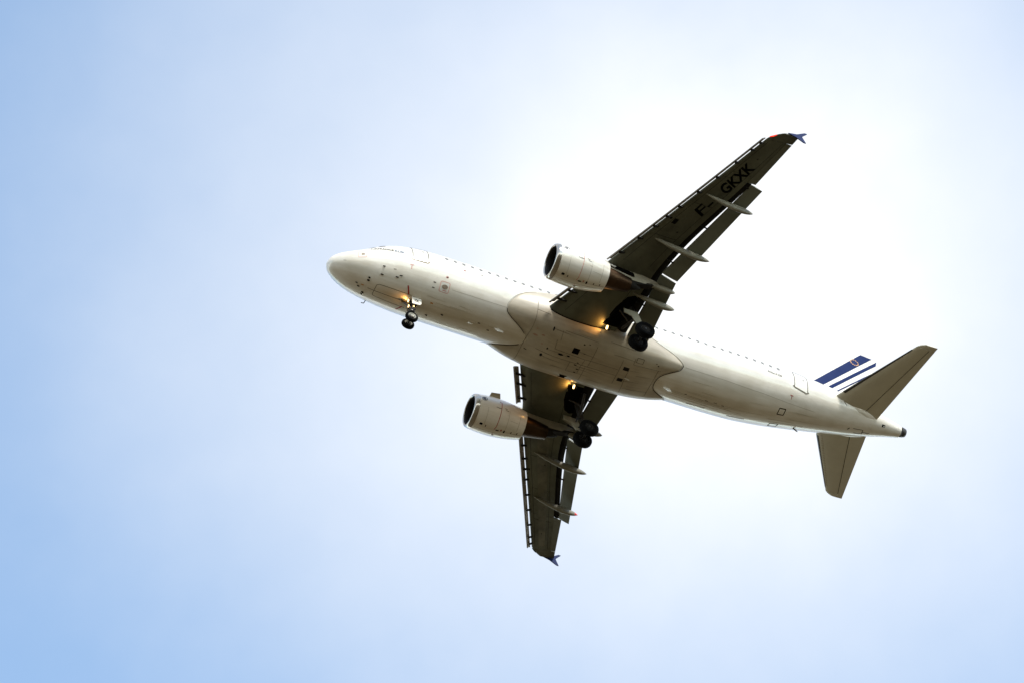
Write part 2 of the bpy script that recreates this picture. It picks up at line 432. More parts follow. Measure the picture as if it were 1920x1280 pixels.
# cabin windows (port row: the only one in view)
for k in range(41):
    s = 6.72 + .5335*k
    mb = MB()
    r = frho(s, rad(105)); zc = float(fzc(s))
    deg0 = 90 + math.degrees(math.asin(min(1, (.66 - zc)/float(r))))
    ring = [(s + .118*math.cos(a), deg0 + (.165/float(r))*57.3*math.sin(a)) for a in np.linspace(0, 2*math.pi, 16, endpoint=False)]
    mb.loft([[fus_pt(*p, -.02) for p in ring], [fus_pt(*p, .004) for p in ring]], mat=0)
    mb.build('cabin_window', [M['glass'], M['patch']], fus)
# cockpit windows
for pts in ([(2.16, 121), (2.62, 118.5), (2.72, 138), (2.2, 146)], [(2.70, 118.2), (3.12, 117), (3.25, 134), (2.80, 138)], [(1.95, 150), (2.12, 122), (2.16, 148), (2.1, 172)]):
    surf_poly('cockpit_window', fus, pts, fus_pt, M['glassdk'], .006)
# doors
def door(name, s0, s1, d0, d1, wide):
    d = surf_poly(name, fus, rrect(((s0+s1)/2, (d0+d1)/2), s1-s0, d1-d0, .14), fus_pt, M['white'], .012)
    return d
def door_lines(s0, s1, d0, d1, e0, e1):
    mb = MB(); surf_line(mb, [(s0, d0+2), (s0, d1+4), (s0+.1, d1+10), (s1-.1, d1+10+e1), (s1, d1+4+e1), (s1, d0+2+e1)], fus_pt, .045, .008)
    mb.build('door_seam', M['seam'], fus)
    mb = MB(); surf_line(mb, [(s0-.1, d0+1.5), (s0+.06, d0-1.6), (s1-.06, d0-1.6+e1), (s1+.1, d0+1.5+e1)], fus_pt, .085, .014)
    mb.build('door_sill', M['scuff'], fus)
    mb = MB(); surf_line(mb, [((s0+s1)/2+.12, d0+29+e1), ((s0+s1)/2+.24, d0+29+e1)], fus_pt, .07, .012)
    mb.build('door_window', M['glass'], fus)
door_lines(4.62, 5.56, 80, 122, 0, -1)
door_lines(29.13, 30.06, 67.5, 108, 0, -6)
# writing on the fuselage
def fus_text(name, txt, p0, p1, h, m, bold=.0):
    w = np.linalg.norm(np.array(fus_pt(*p1)) - np.array(fus_pt(*p0)))
    bm = text_mesh(txt, w, h, bold)
    def place(x, y):
        k = x/w; s = p0[0] + (p1[0]-p0[0])*k; d = p0[1] + (p1[1]-p0[1])*k + y/float(frho(s, rad(90)))*57.3
        return fus_pt(s, d, .008)
    return text_on(name, fus, bm, place, m)
fus_text('airline_lettering', 'AIRFRANCE', (2.22, 105.2), (3.50, 92.6), .19, M['dark'], .012)
fus_text('airline_lettering', 'KLM', (3.56, 92.0), (4.06, 89.2), .19, M['klm'], .02)
fus_text('airline_lettering', 'GROUP', (3.60, 87.2), (4.02, 85.6), .07, M['klm'], .01)
fus_text('type_lettering', 'Airbus A 320', (27.24, 81.2), (28.22, 79.0), .15, M['dark'], .008)
# square static port, oval port and other framed marks
mb = MB(); surf_line(mb, closed(rrect((1.76, 87.8), .44, 22, .2)), fus_pt, .028, .004); mb.build('port_outline', M['pale'], fus)
surf_poly('static_port', fus, rrect((1.79, 88.0), .17, 8, .1), fus_pt, M['brown'], .008)
mb = MB(); surf_line(mb, closed(rrect((6.73, 43.0), .56, 17.5, .3)), fus_pt, .035, .004); surf_line(mb, [(6.65, 37.3), (6.88, 37.3)], fus_pt, .05, .004)
mb.build('port_outline', M['pale'], fus)
surf_poly('valve_panel', fus, rrect((6.73, 43.0), .50, 15.5, .3), fus_pt, M['patch'], .003)
surf_poly('outflow_valve', fus, ell((6.74, 43.4), .36, 7.6), fus_pt, M['brown'], .012)
for (s, d) in ((6.77, 60.9), (7.78, 86.3)):
    surf_poly('service_mark', fus, ell((s, d), .17, 4.4, 12), fus_pt, M['pale'], .004)
    surf_poly('service_port', fus, [(s-.06, d-.9), (s+.04, d-1.3), (s+.07, d+1.1), (s+.02, d+.8)], fus_pt, M['dark'], .010)
mb = MB(); surf_line(mb, [(4.49, 66.0), (4.71, 66.0)], fus_pt, .05, .004); surf_line(mb, [(4.60, 65.2), (4.61, 57.5)], fus_pt, .05, .004); mb.build('jacking_mark', M['pale'], fus)
mb = MB(); surf_line(mb, [(28.94, 47.6), (29.16, 47.0)], fus_pt, .045, .004); surf_line(mb, [(29.05, 46.6), (29.06, 40)], fus_pt, .045, .004); mb.build('jacking_mark', M['red'], fus)
# probes and small vents round the nose
for (s, d, l, w) in ((3.03, 54.3, .17, .07), (3.03, 37.1, .20, .08), (2.41, 26.0, .14, .11), (2.41, 19.1, .15, .15), (3.9, 37.8, .20, .09), (4.11, 41.6, .22, .08),
                     (1.85, 3.1, .15, .07), (2.02, -5.2, .16, .08), (2.40, -17.7, .16, .13), (2.39, -24.7, .12, .12), (6.33, -12.7, .16, .07), (7.14, -2.0, .17, .07)):
    l *= .85; w *= .78; mb = MB(); b0 = np.array(fus_pt(s, d)); up = np.array(fus_pt(s, d, 1.0)) - b0; up /= np.linalg.norm(up)
    sd = np.cross(up, [1, 0, 0.0]); sd /= np.linalg.norm(sd); fw = np.array([1.0, 0, 0])
    base = [b0 + fw*l*.5*math.cos(a) + sd*w*.5*math.sin(a) for a in np.linspace(0, 2*math.pi, 10, endpoint=False)]
    topp = [b0 + up*.07 + fw*(l*.28*math.cos(a) + .05) + sd*w*.28*math.sin(a) for a in np.linspace(0, 2*math.pi, 10, endpoint=False)]
    mb.loft([[p - up*.03 for p in base], [p + up*.008 for p in base], topp]); mb.build('nose_probe', M['dark'], fus)
for (s, d, c) in ((3.69, 51.1, 'faint'), (6.1, 46, 'seam'), (6.09, 37.1, 'seam'), (.87, 63.9, 'faint'), (9.36, 4.2, 'seam'), (10.03, -3.4, 'seam'), (8.84, 89.2, 'dark'), (33.56, .4, 'dark')):
    surf_poly('skin_vent', fus, rrect((s, d), .15, 1.8, .2), fus_pt, M[c], .006)
for (s, d) in ((2.22, 3.2), (6.31, 12.1)):
    surf_poly('drain_mark', fus, rrect((s, d), .16, 2.2, .2), fus_pt, mat('amber_mark', (.55, .24, .05), .5, vary=.2), .006)
# pitot probe standing off the starboard side of the nose
mb = MB(); a = np.array(fus_pt(2.95, -52)); u = np.array(fus_pt(2.95, -52, 1)) - a; mb.tube([a, a + u*.16 + np.array([-.05, 0, 0]), a + u*.17 + np.array([-.2, 0, 0])], .025); mb.build('pitot_probe', M['dark'], fus)
# blade antennas under the belly
def blade(name, s, d, l, h, m, back=.25):
    b0 = np.array(fus_pt(s, d)); up = np.array(fus_pt(s, d, 1)) - b0; up /= np.linalg.norm(up); sd = np.cross(up, [1, 0, 0.]); sd /= np.linalg.norm(sd)
    rings = []
    for k, hh in ((1, -.05), (.8, h*.5), (.5, h)):
        rings.append([b0 + up*hh + np.array([x*l*k + back*max(hh, 0), 0, 0]) + sd*y*.05*k for x, y in ((-.5, 0), (-.15, 1), (.5, .15), (.5, -.15), (-.15, -1))])
    MB().loft(rings).build(name, m, fus)
blade('blade_antenna', 10.54, 4.1, .62, .22, M['white'], .7)
blade('blade_antenna', 8.85, -.8, .42, .08, M['white'])
blade('blade_antenna', 21.3, -2.4, .5, .28, M['white'], .9)
# skin seams
lines('skin_seam', ([(7.2, 42.4), (10.6, 42.6)], [(22.0, 40.2), (24.75, 40.0), (27.25, 36.7), (30.9, 25.9)], [(9.9, 4), (10.95, 4)]), fus_pt, .016, M['faint'], fus, .003)
# nose gear doors (closed forward pair) with centre line
lines('gear_door_seam', ([(5.05, 14.2), (4.1, 15.4), (3.08, 16.6), (2.96, 14), (2.94, 2), (2.95, -10), (3.05, -12.4), (4.1, -13), (4.98, -13.4)], [(2.55, .4), (3.6, .2), (4.75, 0)]), fus_pt, .028, M['seam'], fus)
for pts in ([(4.66, 28.6), (4.86, 14.8)], [(4.62, -25), (4.82, -11.9)]):
    mb = MB(); surf_line(mb, pts, fus_pt, .085, .005); mb.build('red_bar_marking', M['red'], fus)
# rear belly: outlined hatches, streaked seams, drain mast, tail details
for pts in (rrect((28.75, 11.3), .42, 13.5, .12), rrect((28.8, -29.5), .52, 12.5, .12)):
    mb = MB(); surf_line(mb, closed(pts), fus_pt, .055, .005); mb.build('hatch_outline', M['dark'], fus)
lines('skin_seam', [[(a, d), (b, d-3)] for d, a, b in ((-6, 21.6, 25.4), (-10, 21.8, 26.4), (-14, 21.5, 25.0), (-3, 21.4, 24.9))], fus_pt, .018, M['faint'], fus, .003)
for s, d, l in ((22.57, -3.2, .12), (23.9, -3.8, .2), (24.46, -3.4, .22), (25.0, -5, .16)):
    mb = MB(); surf_line(mb, [(s, d), (s+l, d)], fus_pt, .035, .005); mb.build('skin_vent', M['seam'], fus)
for a, b, d in ((25.7, 26.85, -27), (23.0, 24.2, -24)):
    mb = MB(); surf_line(mb, [(a, d), (b, d+1)], fus_pt, .09, .005); mb.build('stain', M['brown'], fus)
b0 = np.array(fus_pt(30.2, -31)); u = np.array(fus_pt(30.2, -31, 1)) - b0
MB().poly([b0 + np.array([-.08, 0, 0]), b0 + np.array([.08, 0, 0]), b0 + u*.15 + np.array([.32, 0, 0]), b0 + u*.15 + np.array([.22, 0, 0])], .05, np.cross(u, [1, 0, 0])).build('drain_mast', M['seam'], fus)
surf_poly('tail_vent', fus, rrect((35.83, 39), .24, 13, .1), fus_pt, M['dark'], .006); surf_poly('tail_vent', fus, rrect((35.87, 37.5), .1, 6, .1), fus_pt, M['patch'], .012)
lines('tail_hatch_seam', ([(33.87, 3), (34.55, 2)], [(34.55, 1.5), (34.62, -18)], [(34.55, -9), (34.95, -12), (35.1, -10)], [(33.6, 3), (33.52, -6)], [(34.07, -17), (34.7, -19)]), fus_pt, .05, M['seam'], fus, .005)
lines('tail_hatch_edge', ([(34.75, 24), (35.48, -5)], [(33.9, 4.5), (34.55, 3.4)]), fus_pt, .025, M['patch'], fus, .006)
mb = MB(); surf_line(mb, [(32.72, 75), (32.95, 63)], fus_pt, .03, .005); mb.build('stabiliser_pivot_slot', M['dark'], fus)
# tail pipe of the auxiliary power unit
zt = float(fzc(37.2)); mb = MB()
mb.lathe([(0, .315), (.12, .305), (.29, .255), (.31, .235), (.2, .23), (.05, .23)], (37.30, 0, zt+.035), (1, 0, .06), 32, caps=(False, True))
mb.build('exhaust_tail_pipe', M['steel'], fus)

# --- belly fairing
mb = MB(); NA = 112; rows = []
degs = np.linspace(-112, 112, NA)
for v in np.concatenate([np.linspace(0, .34, 26), np.linspace(.38, .6, 8), np.linspace(.63, 1, 30)]):
    row = []
    for d in degs:
        f = float(fair_front(abs(d))); a = float(fair_aft(abs(d))); s = f + v*(a-f)
        row.append(fair_pt(s, d, -.03 if v in (0.0, 1.0) else .004))
    rows.append(row)
mb.loft(rows, closed=False, caps=(False, False))
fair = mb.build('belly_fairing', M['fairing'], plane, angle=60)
fr = lambda v: [(float(fair_front(abs(d))) , d) for d in v]
ar = lambda v: [(float(fair_aft(abs(d))), d) for d in v]
def lift(s, d, off=0.0): return fus_pt(s, d, off + .012)
lines('fairing_edge_seam', (fr(np.linspace(40, 92, 26)), fr(np.linspace(-40, -92, 26)), ar(np.linspace(-92, 92, 90))), lift, .022, mat('soft_seam', (.46, .43, .36), .6, vary=.2), fair, .01, .04)
lines('fairing_dark_seam', (fr(np.linspace(11, 42, 18)), fr(np.linspace(-11, -40, 16)), ar(np.linspace(-32, 42, 46))), lift, .03, M['dark'], fair, .014, .04)  # darker seam line along the lower fairing edge
W_ = .028; BS = mat('belly_seam', (.20, .17, .12), .6, vary=.25, scale=3)
lines('belly_panel_seam', ([(12.30, 72), (12.3, 40), (12.26, 0), (12.24, -50)], ), fair_pt, .035, BS, fair, .008, .03)
lines('belly_panel_seam', ([(12.3, 52), (13.1, 50)],
            [(13.99, 8.6), (15.94, 6.9), (16.36, 7.7), (18.03, 8.0)], [(13.4, -3.2), (14.22, -3.6), (15.87, -3.0), (18.04, -1.8)], [(16.31, 29.5), (16.27, -3)], [(18.06, 23.2), (18.1, -16)],
            [(18.74, 21.4), (20.56, 22.7)], [(18.74, 30), (18.74, 21.4)], [(18.64, -1.9), (18.83, -32)], [(20.39, 22.7), (20.4, -28)], [(16.16, -4.6), (16.22, -30)], [(15.87, -3), (15.9, -18), (15.2, -19), (15.18, -3.4)],
            [(13.9, 22), (14.0, 8.6)], [(14.1, 22), (14.05, 35)], [(13.0, -3), (13.9, -3.3)], [(15.94, 6.9), (15.9, -3)], [(18.64, 13), (18.64, -1.9)], [(17.0, 40), (18.6, 39)], [(14.2, 36), (16.3, 34.5)], [(18.83, -20), (20.4, -21)]), fair_pt, W_, BS, fair, .010, .03)
for c, ds, da, m in (((15.2, 14.9), .40, 8.2, 'dark'), ((15.29, -33.6), .46, 9, 'dark'), ((18.45, 12.3), .36, 5.4, 'soot'), ((18.42, -6.9), .34, 5.2, 'soot')):
    surf_poly('air_outlet', fair, rrect(c, ds+.1, da+2, .08), fair_pt, M['seam'], .003)
    surf_poly('air_outlet_opening', fair, rrect(c, ds, da, .05), fair_pt, M[m], .010)
for c, ds, da in (((13.48, 33.6), .10, 6), ((13.6, 4.7), .09, 3.4), ((13.44, -8.6), .16, 5), ((14.46, 3.0), .34, 3.0), ((14.93, 4.3), .20, 2.2), ((15.64, -1.4), .12, 1.6), ((15.56, -5.8), .20, 1.6), ((15.78, -11.3), .16, 1.6),
                  ((15.74, -17.4), .14, 1.4), ((20.26, 29.1), .12, 1.4), ((15.83, 28.6), .10, 1), ((15.73, 15.0), .14, 1), ((15.52, 26.6), .12, 1.8), ((12.5, -11.7), .22, 1.2), ((20.1, 31.5), .10, 1)):
    surf_poly('belly_vent', fair, ell(c, ds, da, 10), fair_pt, M['dark'], .008)
for c, ds, da in (((12.58, 27.4), .14, 1.6), ((12.64, 17.6), .32, 3.2), ((13.05, 21.3), .22, 2.4), ((13.2, 8.6), .12, 2.4)):
    surf_poly('stencil_mark', fair, ell(c, ds, da, 7), fair_pt, mat('rust_mark', (.42, .26, .19), .6, vary=.2), .006)
mb = MB(); surf_line(mb, closed(rrect((19.05, 28.7), .42, 6.2, .1)), fair_pt, .035, .006); mb.build('hatch_outline', M['seam'], fair)
surf_poly('access_panel', fair, rrect((14.75, 16), .78, 10, .05), fair_pt, M['patch'], .003)
surf_poly('access_panel', fair, rrect((14.9, -9), .42, 8, .05), fair_pt, M['patch'], .003)
for a, b, d in ((18.6, 18.95, -1.6), ): 
    mb = MB(); surf_line(mb, [(a, d), (b, d-1.6)], fair_pt, .06, .05); mb.build('drain_mast', M['patch'], fair)
mb = MB(); surf_line(mb, [(15.0, 40.5), (16.0, 39.5)], fair_pt, .20, .05, .06); mb.build('belly_blister', M['fairing'], fair)
WL = mat('well_line', (.36, .33, .27), .6, vary=.2, scale=3)
for c in ((17.2, 15), (17.2, -15)):      # dished marks of the wheel wells
    lines('wheel_well_outline', [closed(ell(c, 1.1-.35*k, 11-3.5*k, 28)) for k in range(2)], fair_pt, .02, WL, fair, .003)

# grime trailing aft from drains and joints
rs = random.Random(11)
GR = mat('grime', (.33, .285, .21), .7, vary=.35, scale=3)
GW = mat('grime_light', (.57, .525, .43), .6, vary=.3, scale=3)
def streak(fn, parent, s, d, l, w, m):
    mb = MB(); rings = []
    for v in np.linspace(0, 1, 12):
        e = max(.04, math.sin(math.pi*min(1, .12 + v*.9))**.8*(1-v*.75)); r = math.degrees(w*e/2.2)
        dd = d + .6*math.sin(3*v + d)
        rings.append([fn(s+l*v, dd-r, .007), fn(s+l*v, dd+r, .007), fn(s+l*v, dd+r, -.01), fn(s+l*v, dd-r, -.01)])
    mb.loft(rings); mb.build('grime_streak', m, parent)
for s, d in ((13.5, 33.6), (13.65, 4.7), (13.5, -8.6), (14.6, 3), (15.7, -1.4), (15.65, -5.8), (15.85, -11.3), (15.8, -17.4), (18.6, 12.3), (18.6, -6.9), (15.4, 14.9), (19.0, -15), (17.4, 25), (16.6, -22), (14.2, -18), (19.2, 6)):
    streak(fair_pt, fair, s, d + rs.uniform(-1, 1), rs.uniform(.8, 1.9), rs.uniform(.018, .04), GR)
for k in range(16):
    streak(fus_pt, fus, rs.uniform(21.9, 30), rs.uniform(-28, 24), rs.uniform(1.2, 3.2), rs.uniform(.012, .028), GW)
for k in range(8):
    streak(fus_pt, fus, rs.uniform(5.8, 8.6), rs.uniform(-28, 24), rs.uniform(.9, 2.0), rs.uniform(.012, .024), GW)

# --- wings
XB = np.concatenate([1-np.cos(np.linspace(0, math.pi/2, 22)), ])          # denser at the leading edge
def section(y, side, x_up, x_lo, lip=True):
    up = [w_pt(y, x, False) for x in XB*x_up][::-1]           # trailing edge -> leading edge
    lo = [w_pt(y, x, True) for x in XB[1:]*x_lo]
    ring = up + lo
    if x_up > x_lo + .02:                                     # cove under the spoilers
        c = float(w_te(y) - w_le(y))
        a = np.array(w_pt(y, x_lo, True)); t = np.array(w_pt(y, x_up, False))
        ring += [tuple(a + np.array([.015*c, 0, .045*c])), tuple(a*.45 + t*.55 + np.array([0, 0, -.004*c])), tuple(t + np.array([-.01*c, 0, -.012*c]))]
    return [(p[0], side*p[1], p[2]) for p in ring]
def flap_te(y):
    return np.interp(y, [1.6, 2.0, 6.45, 13.2], [19.045, 19.04, 18.96, 21.24]), np.interp(y, [1.6, 2.0, 6.45, 13.2], [-1.81, -1.76, -1.22, .06])
def flap_ch(y): return float(np.interp(y, [2.0, 6.45, 6.46, 13.2], [1.24, 1.02, 1.02, .74]))
FLAP_A = 24
def flap_sec(y, side):
    ts, tz = flap_te(y); c = flap_ch(y); a = rad(FLAP_A); r = []
    xs = (1-np.cos(np.linspace(0, math.pi, 18)))/2
    def off(x): return 5*.13*(.2969*math.sqrt(x) - .126*x - .3516*x*x + .2843*x**3 - .1036*x**4)
    pts = [(x, off(x)*1.25) for x in xs[::-1]] + [(x, -off(x)*.75) for x in xs[1:-1]]
    for x, z in pts:
        dx = (x-1)*c; dz = z*c
        r.append((ts + dx*math.cos(a) + dz*math.sin(a), side*y, tz - dx*math.sin(a) + dz*math.cos(a)))
    return r
def slat_sec(y, side, le):
    c = float(np.interp(y, [2.4, 6.2, 16.3], [.62, .54, .40])); a = rad(24)
    shp = [(.62, .19), (.42, .205), (.24, .17), (.10, .10), (.02, .02), (0, -.05), (.03, -.12), (.10, -.165), (.20, -.175), (.19, -.12), (.22, .0), (.34, .10), (.48, .155)]
    s0, z0 = le; r = []
    for x, z in shp:
        x *= c; z *= c
        r.append((s0 + x*math.cos(a) + z*math.sin(a)*.3, side*y, z0 + x*math.sin(a)*.55 + z*math.cos(a)))
    return r
def slat_le(y):
    y = float(y); return (14.74 + .518*(y-6.21) - .10, float(w_zle(y)) - .20)
def lathe_fairing(name, parent, m, y, s0, z0, s1, z1, w, h, side, bend=.35, tip=None):
    mb = MB(); rings = []; n = 20
    for v in np.linspace(0, 1, 26):
        e = (math.sin(math.pi*min(1, v**.75*1.0)) if v < 1 else 0)
        e = max(0.02, min(1.0, v**.62*(1-v**5)**.8*1.32))
        s = s0 + (s1-s0)*v; z = z0 + (z1-z0)*v - bend*math.sin(math.pi*v)**1.0
        rings.append([(s, side*y + w*e*math.cos(2*math.pi*k/n), z + h*e*math.sin(2*math.pi*k/n)) for k in range(n)])
    mb.loft(rings)
    if tip:
        for i in range(len(mb.m)):
            if i >= 23*n and i < 25*n: mb.m[i] = 1
        return mb.build(name, [m, tip], parent)
    return mb.build(name, m, parent)

for side in (1, -1):
    mb = MB()
    ya = [1.2, 1.7, 2.2, 2.8, 3.5, 4.2, 5, 5.7, 6.4, 7.2, 8, 9, 10, 11, 12, 12.7, 13.25]
    n0 = len(mb.m)
    xl = lambda y: float(np.interp(y, [2, 6.4, 13.3], [.765, .745, .755])); xu = lambda y: float(np.interp(y, [2, 6.4, 13.3], [.893, .878, .907]))
    mb.loft([section(y, side, xu(y), xl(y)) for y in ya])
    nring = len(section(5, side, .86, .73))
    k = len(XB) + len(XB) - 1
    for i in range(len(ya)-1):                                 # cove faces
        for j in range(k-1, nring): mb.m[n0 + i*nring + j] = 1
    yb = [13.27, 14, 14.8, 15.6, 16.16]
    mb.loft([section(y, side, .772, .772) for y in yb])
    yc = [16.18, 16.35, 16.5, 16.62, 16.70, 16.76]
    mb.loft([section(y, side, 1.0, 1.0) for y in yc])
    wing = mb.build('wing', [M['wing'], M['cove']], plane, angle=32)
    # aileron
    mb = MB(); rings = []
    for y in [13.28, 14, 14.8, 15.5, 16.15]:
        up = [w_pt(y, x, False) for x in np.linspace(1, .7735, 7)]; lo = [w_pt(y, x, True) for x in np.linspace(.7735, .999, 7)]
        rings.append([(p[0], side*p[1], p[2]-.010) for p in up + lo])
    mb.loft(rings); mb.build('aileron', M['flap'], wing, angle=40)
    # flaps
    for y0, y1, nm in ((1.7, 6.38, 'inboard_flap'), (6.50, 13.2, 'outboard_flap')):
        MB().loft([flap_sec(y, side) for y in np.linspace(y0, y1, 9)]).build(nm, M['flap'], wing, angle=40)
    # slats with their tracks
    for y0, y1 in ((2.5, 5.05), (6.25, 8.665), (8.675, 11.165), (11.175, 13.715), (13.725, 16.2)):
        MB().loft([slat_sec(y, side, slat_le(y)) for y in np.linspace(y0, y1, 6)]).build('slat', M['slat'], wing, angle=30)
    for y in (2.9, 3.6, 4.6, 6.9, 8.1, 9.1, 9.9, 10.7, 11.9, 13.1, 14.3, 15.3, 15.85):
        mb = MB(); s0, z0 = slat_le(y); a = np.array((s0+.16, side*y, z0-.02)); b = np.array(w_pt(y, .06, True)); b[1] *= side
        mb.loft([[a + np.array(d) for d in ((0, -.045, -.06), (0, .045, -.06), (0, .045, .06), (0, -.045, .06))], [b + np.array(d) for d in ((0, -.045, -.02), (0, .045, -.02), (0, .045, .10), (0, -.045, .10))]])
        mb.build('slat_track', M['cove'], wing, smooth=False)
    for y in (3.2, 4.2, 7.3, 9.9, 12.95):
        ts, tz = flap_te(y); c = flap_ch(y); a = np.array((ts - c*.85, side*y, tz + c*.36)); b = np.array(w_pt(y, .74, True)); b[1] *= side
        MB().tube([a, b + np.array([0, 0, .08])], .05, 6).build('flap_link', M['cove'], wing, smooth=False)
    # flap track fairings
    lathe_fairing('flap_track_fairing', wing, M['track'], 11.92, 18.25, .02, 21.22, -.50, .17, .27, side, .16) if side == 1 else \
        lathe_fairing('flap_track_fairing', wing, M['track'], 11.92, 18.25, .02, 21.22, -.50, .17, .27, side, .16, mat('red_tip', (.75, .04, .03), .3))
    lathe_fairing('flap_track_fairing', wing, M['track'], 8.38, 16.55, -.42, 20.14, -1.08, .19, .29, side, .18)
    lathe_fairing('flap_track_fairing', wing, M['track'], 4.93, 16.9, -1.28, 19.52, -1.69, .19, .28, side, .14)
    lathe_fairing('flap_track_fairing', wing, M['track'], 5.80, 17.0, -1.10, 19.18, -1.33, .18, .25, side, .10)
    # wingtip fence
    tp = lambda s, z: (s, side*16.80, z)
    mb = MB(); n = np.array([0, 1.0, 0])
    mb.poly([tp(21.18, .93), tp(21.75, 1.10), tp(22.28, 1.50), tp(22.44, 1.50), tp(22.12, 1.12), tp(22.06, .98), tp(22.10, .84), tp(22.22, .46), tp(22.08, .46), tp(21.62, .78)], .05, n)
    mb.build('wingtip_fence', M['fence'], wing, smooth=False)
    # navigation lamp
    p = np.array(w_pt(16.42, .03, True)); q = np.array(w_pt(16.3, .0, True)); r_ = np.array(w_pt(16.55, .02, True))
    mb = MB(); pts = [q, p, r_]
    mb.tube([(a[0]-.02, side*a[1], a[2]) for a in pts], [.02, .04, .02], 10); mb.build('navigation_lamp', M['navred' if side == 1 else 'navgreen'], wing)
    # underside seams and access covers
    def wl(s_, y_, off=0.0): return None
    wf = lambda x, y, off=0.0: (lambda p: (p[0], side*p[1], p[2]))(w_pt(y, x, True, off))
    lines('wing_skin_seam', ([(.60, 6.6), (.60, 13)], [(.14, 6.5), (.14, 16)], [(.60, 13), (.66, 16.1)], [(.14, 8.66), (.6, 8.66)], [(.14, 11.2), (.6, 11.2)], [(.14, 13.7), (.7, 13.7)], [(.60, 2.6), (.60, 6)], [(.13, 2.4), (.13, 5)]), wf, .02, M['cove'], wing, .003)
    CO = mat('cover_outline', (.085, .085, .066), .6, vary=.2)
    for i, y in enumerate(np.arange(6.9, 15.6, .62)):
        lines('tank_cover_outline', [closed(ell((.36, y), .075*2.6/float(w_te(y)-w_le(y)), .30, 14))], wf, .016, CO, wing, .003)
    for (x, y, a, b) in ((.085, 9.85, .035, .14), (.402, 14.82, .03, .10), (.469, 9.15, .025, .10)):
        surf_poly('fuel_drain', wing, ell((x, y), a, b, 10), wf, M['dark'], .008)
    if side == 1:
        for dx in (0, .032, .064):
            mb = MB(); surf_line(mb, [(.19+dx, 9.58), (.17+dx, 9.92)], wf, .07, .008); mb.build('stencil_mark', M['dark'], wing, smooth=False)
    if side == -1:
        mb = MB(); ty = np.linspace(6.7, 15.9, 34); tx = np.linspace(.29, .53, 9)
        mb.loft([[wf(x, y, .004) for x in tx] + [wf(x, y, -.012) for x in tx[::-1]] for y in ty]); mb.build('tank_skin_panel', M['tank'], wing, angle=50)
    # registration under the port wing only
    if side == 1:
        O = np.array((18.70, 10.50)); U = np.array((.408, .913)); V = np.array((-.913, .408))
        def place(u0):
            def f(x, y):
                q = O + U*(u0+x) + V*y
                return (q[0], q[1], w_low(q[0], q[1]) - .012)
            return f
        text_on('registration_lettering', wing, text_mesh('F-', 1.06, .66, .008, 4), place(0.0), M['dark'])
        text_on('registration_lettering', wing, text_mesh('GKXK', 2.22, .72, .03, 4), place(1.86), M['dark'])
    # red mark on the outboard corner of the flap is paint on the seal
    # --- engine, pylon
    mb = MB(); n = 72
    ds = [.28, .36, .46, .65, .9, 1.2, 1.5, 1.85, 2.2, 2.55, 2.9, 3.15, 3.35]
    mb.loft([[nac_pt(d, 360*k/n, side) for k in range(n)] for d in ds] + [[nac_pt(3.35, 360*k/n, side, -.03) for k in range(n)]] + [[nac_pt(d, 360*k/n, side, -.09) for k in range(n)] for d in (3.2, 2.6)], caps=(False, False))
    eng = mb.build('engine', M['white'], plane, angle=50)
    mb = MB(); prof = [(.285, float(nac(.285))+.004), (.2, float(nac(.2))+.004), (.12, float(nac(.12))+.004), (.06, float(nac(.06))+.002), (.02, .955), (0, .925), (-.004, .905), (.02, .878), (.05, .86)]
    mb.lathe(prof, (EN_S, side*EN_Y, EN_Z), (1, 0, 0), 72, caps=(False, False)); mb.build('intake_lip', M['lip'], eng, angle=60)
    mb = MB(); mb.lathe([(.05, .86), (.10, .84), (.18, .825), (.35, .82), (.7, .85), (1.0, .865), (1.05, .86)], (EN_S, side*EN_Y, EN_Z), (1, 0, 0), 72, caps=(False, False)); mb.build('intake_duct', M['fan'], eng)
    mb = MB(); c0 = np.array((EN_S+.95, side*EN_Y, EN_Z))
    for k in range(36):
        a = 2*math.pi*k/36; rr = []
        for r0, tw, ch in ((.22, 20, .20), (.55, 42, .22), (.855, 62, .24)):
            ra = np.array([0, math.cos(a), math.sin(a)]); ta = np.array([0, -math.sin(a), math.cos(a)])
            dv = np.array([math.cos(rad(tw)), 0, 0]) + ta*math.sin(rad(tw)); nn = np.cross(dv, ra)
            cc = c0 + ra*r0; rr.append([cc - dv*ch/2, cc + nn*.012, cc + dv*ch/2, cc - nn*.012])
        mb.loft(rr)
    mb.build('fan', M['fan'], eng, smooth=False)
    MB().lathe([(-.38, .005), (-.33, .05), (-.2, .13), (0, .215), (.12, .23)], c0, (1, 0, 0), 32).build('spinner', M['fan'], eng)
    MB().lathe([(1.0, .84), (1.02, .84)], (EN_S+.2, side*EN_Y, EN_Z), (1, 0, 0), 48).build('fan_duct_wall', M['soot'], eng)
    cz = EN_Z + .06
    MB().lathe([(2.5, .70), (3.2, .66), (3.5, .635), (3.9, .58), (4.4, .50), (4.92, .415), (4.93, .39), (4.6, .40)], (EN_S, side*EN_Y, cz), (1, 0, .01), 48).build('core_nozzle', M['bronze'], eng)
    MB().lathe([(4.4, .30), (4.9, .27), (5.3, .18), (5.6, .06), (5.66, .01)], (EN_S, side*EN_Y, cz), (1, 0, .01), 32).build('exhaust_cone', M['soot'], eng)
    # pylon
    mb = MB(); rings = []
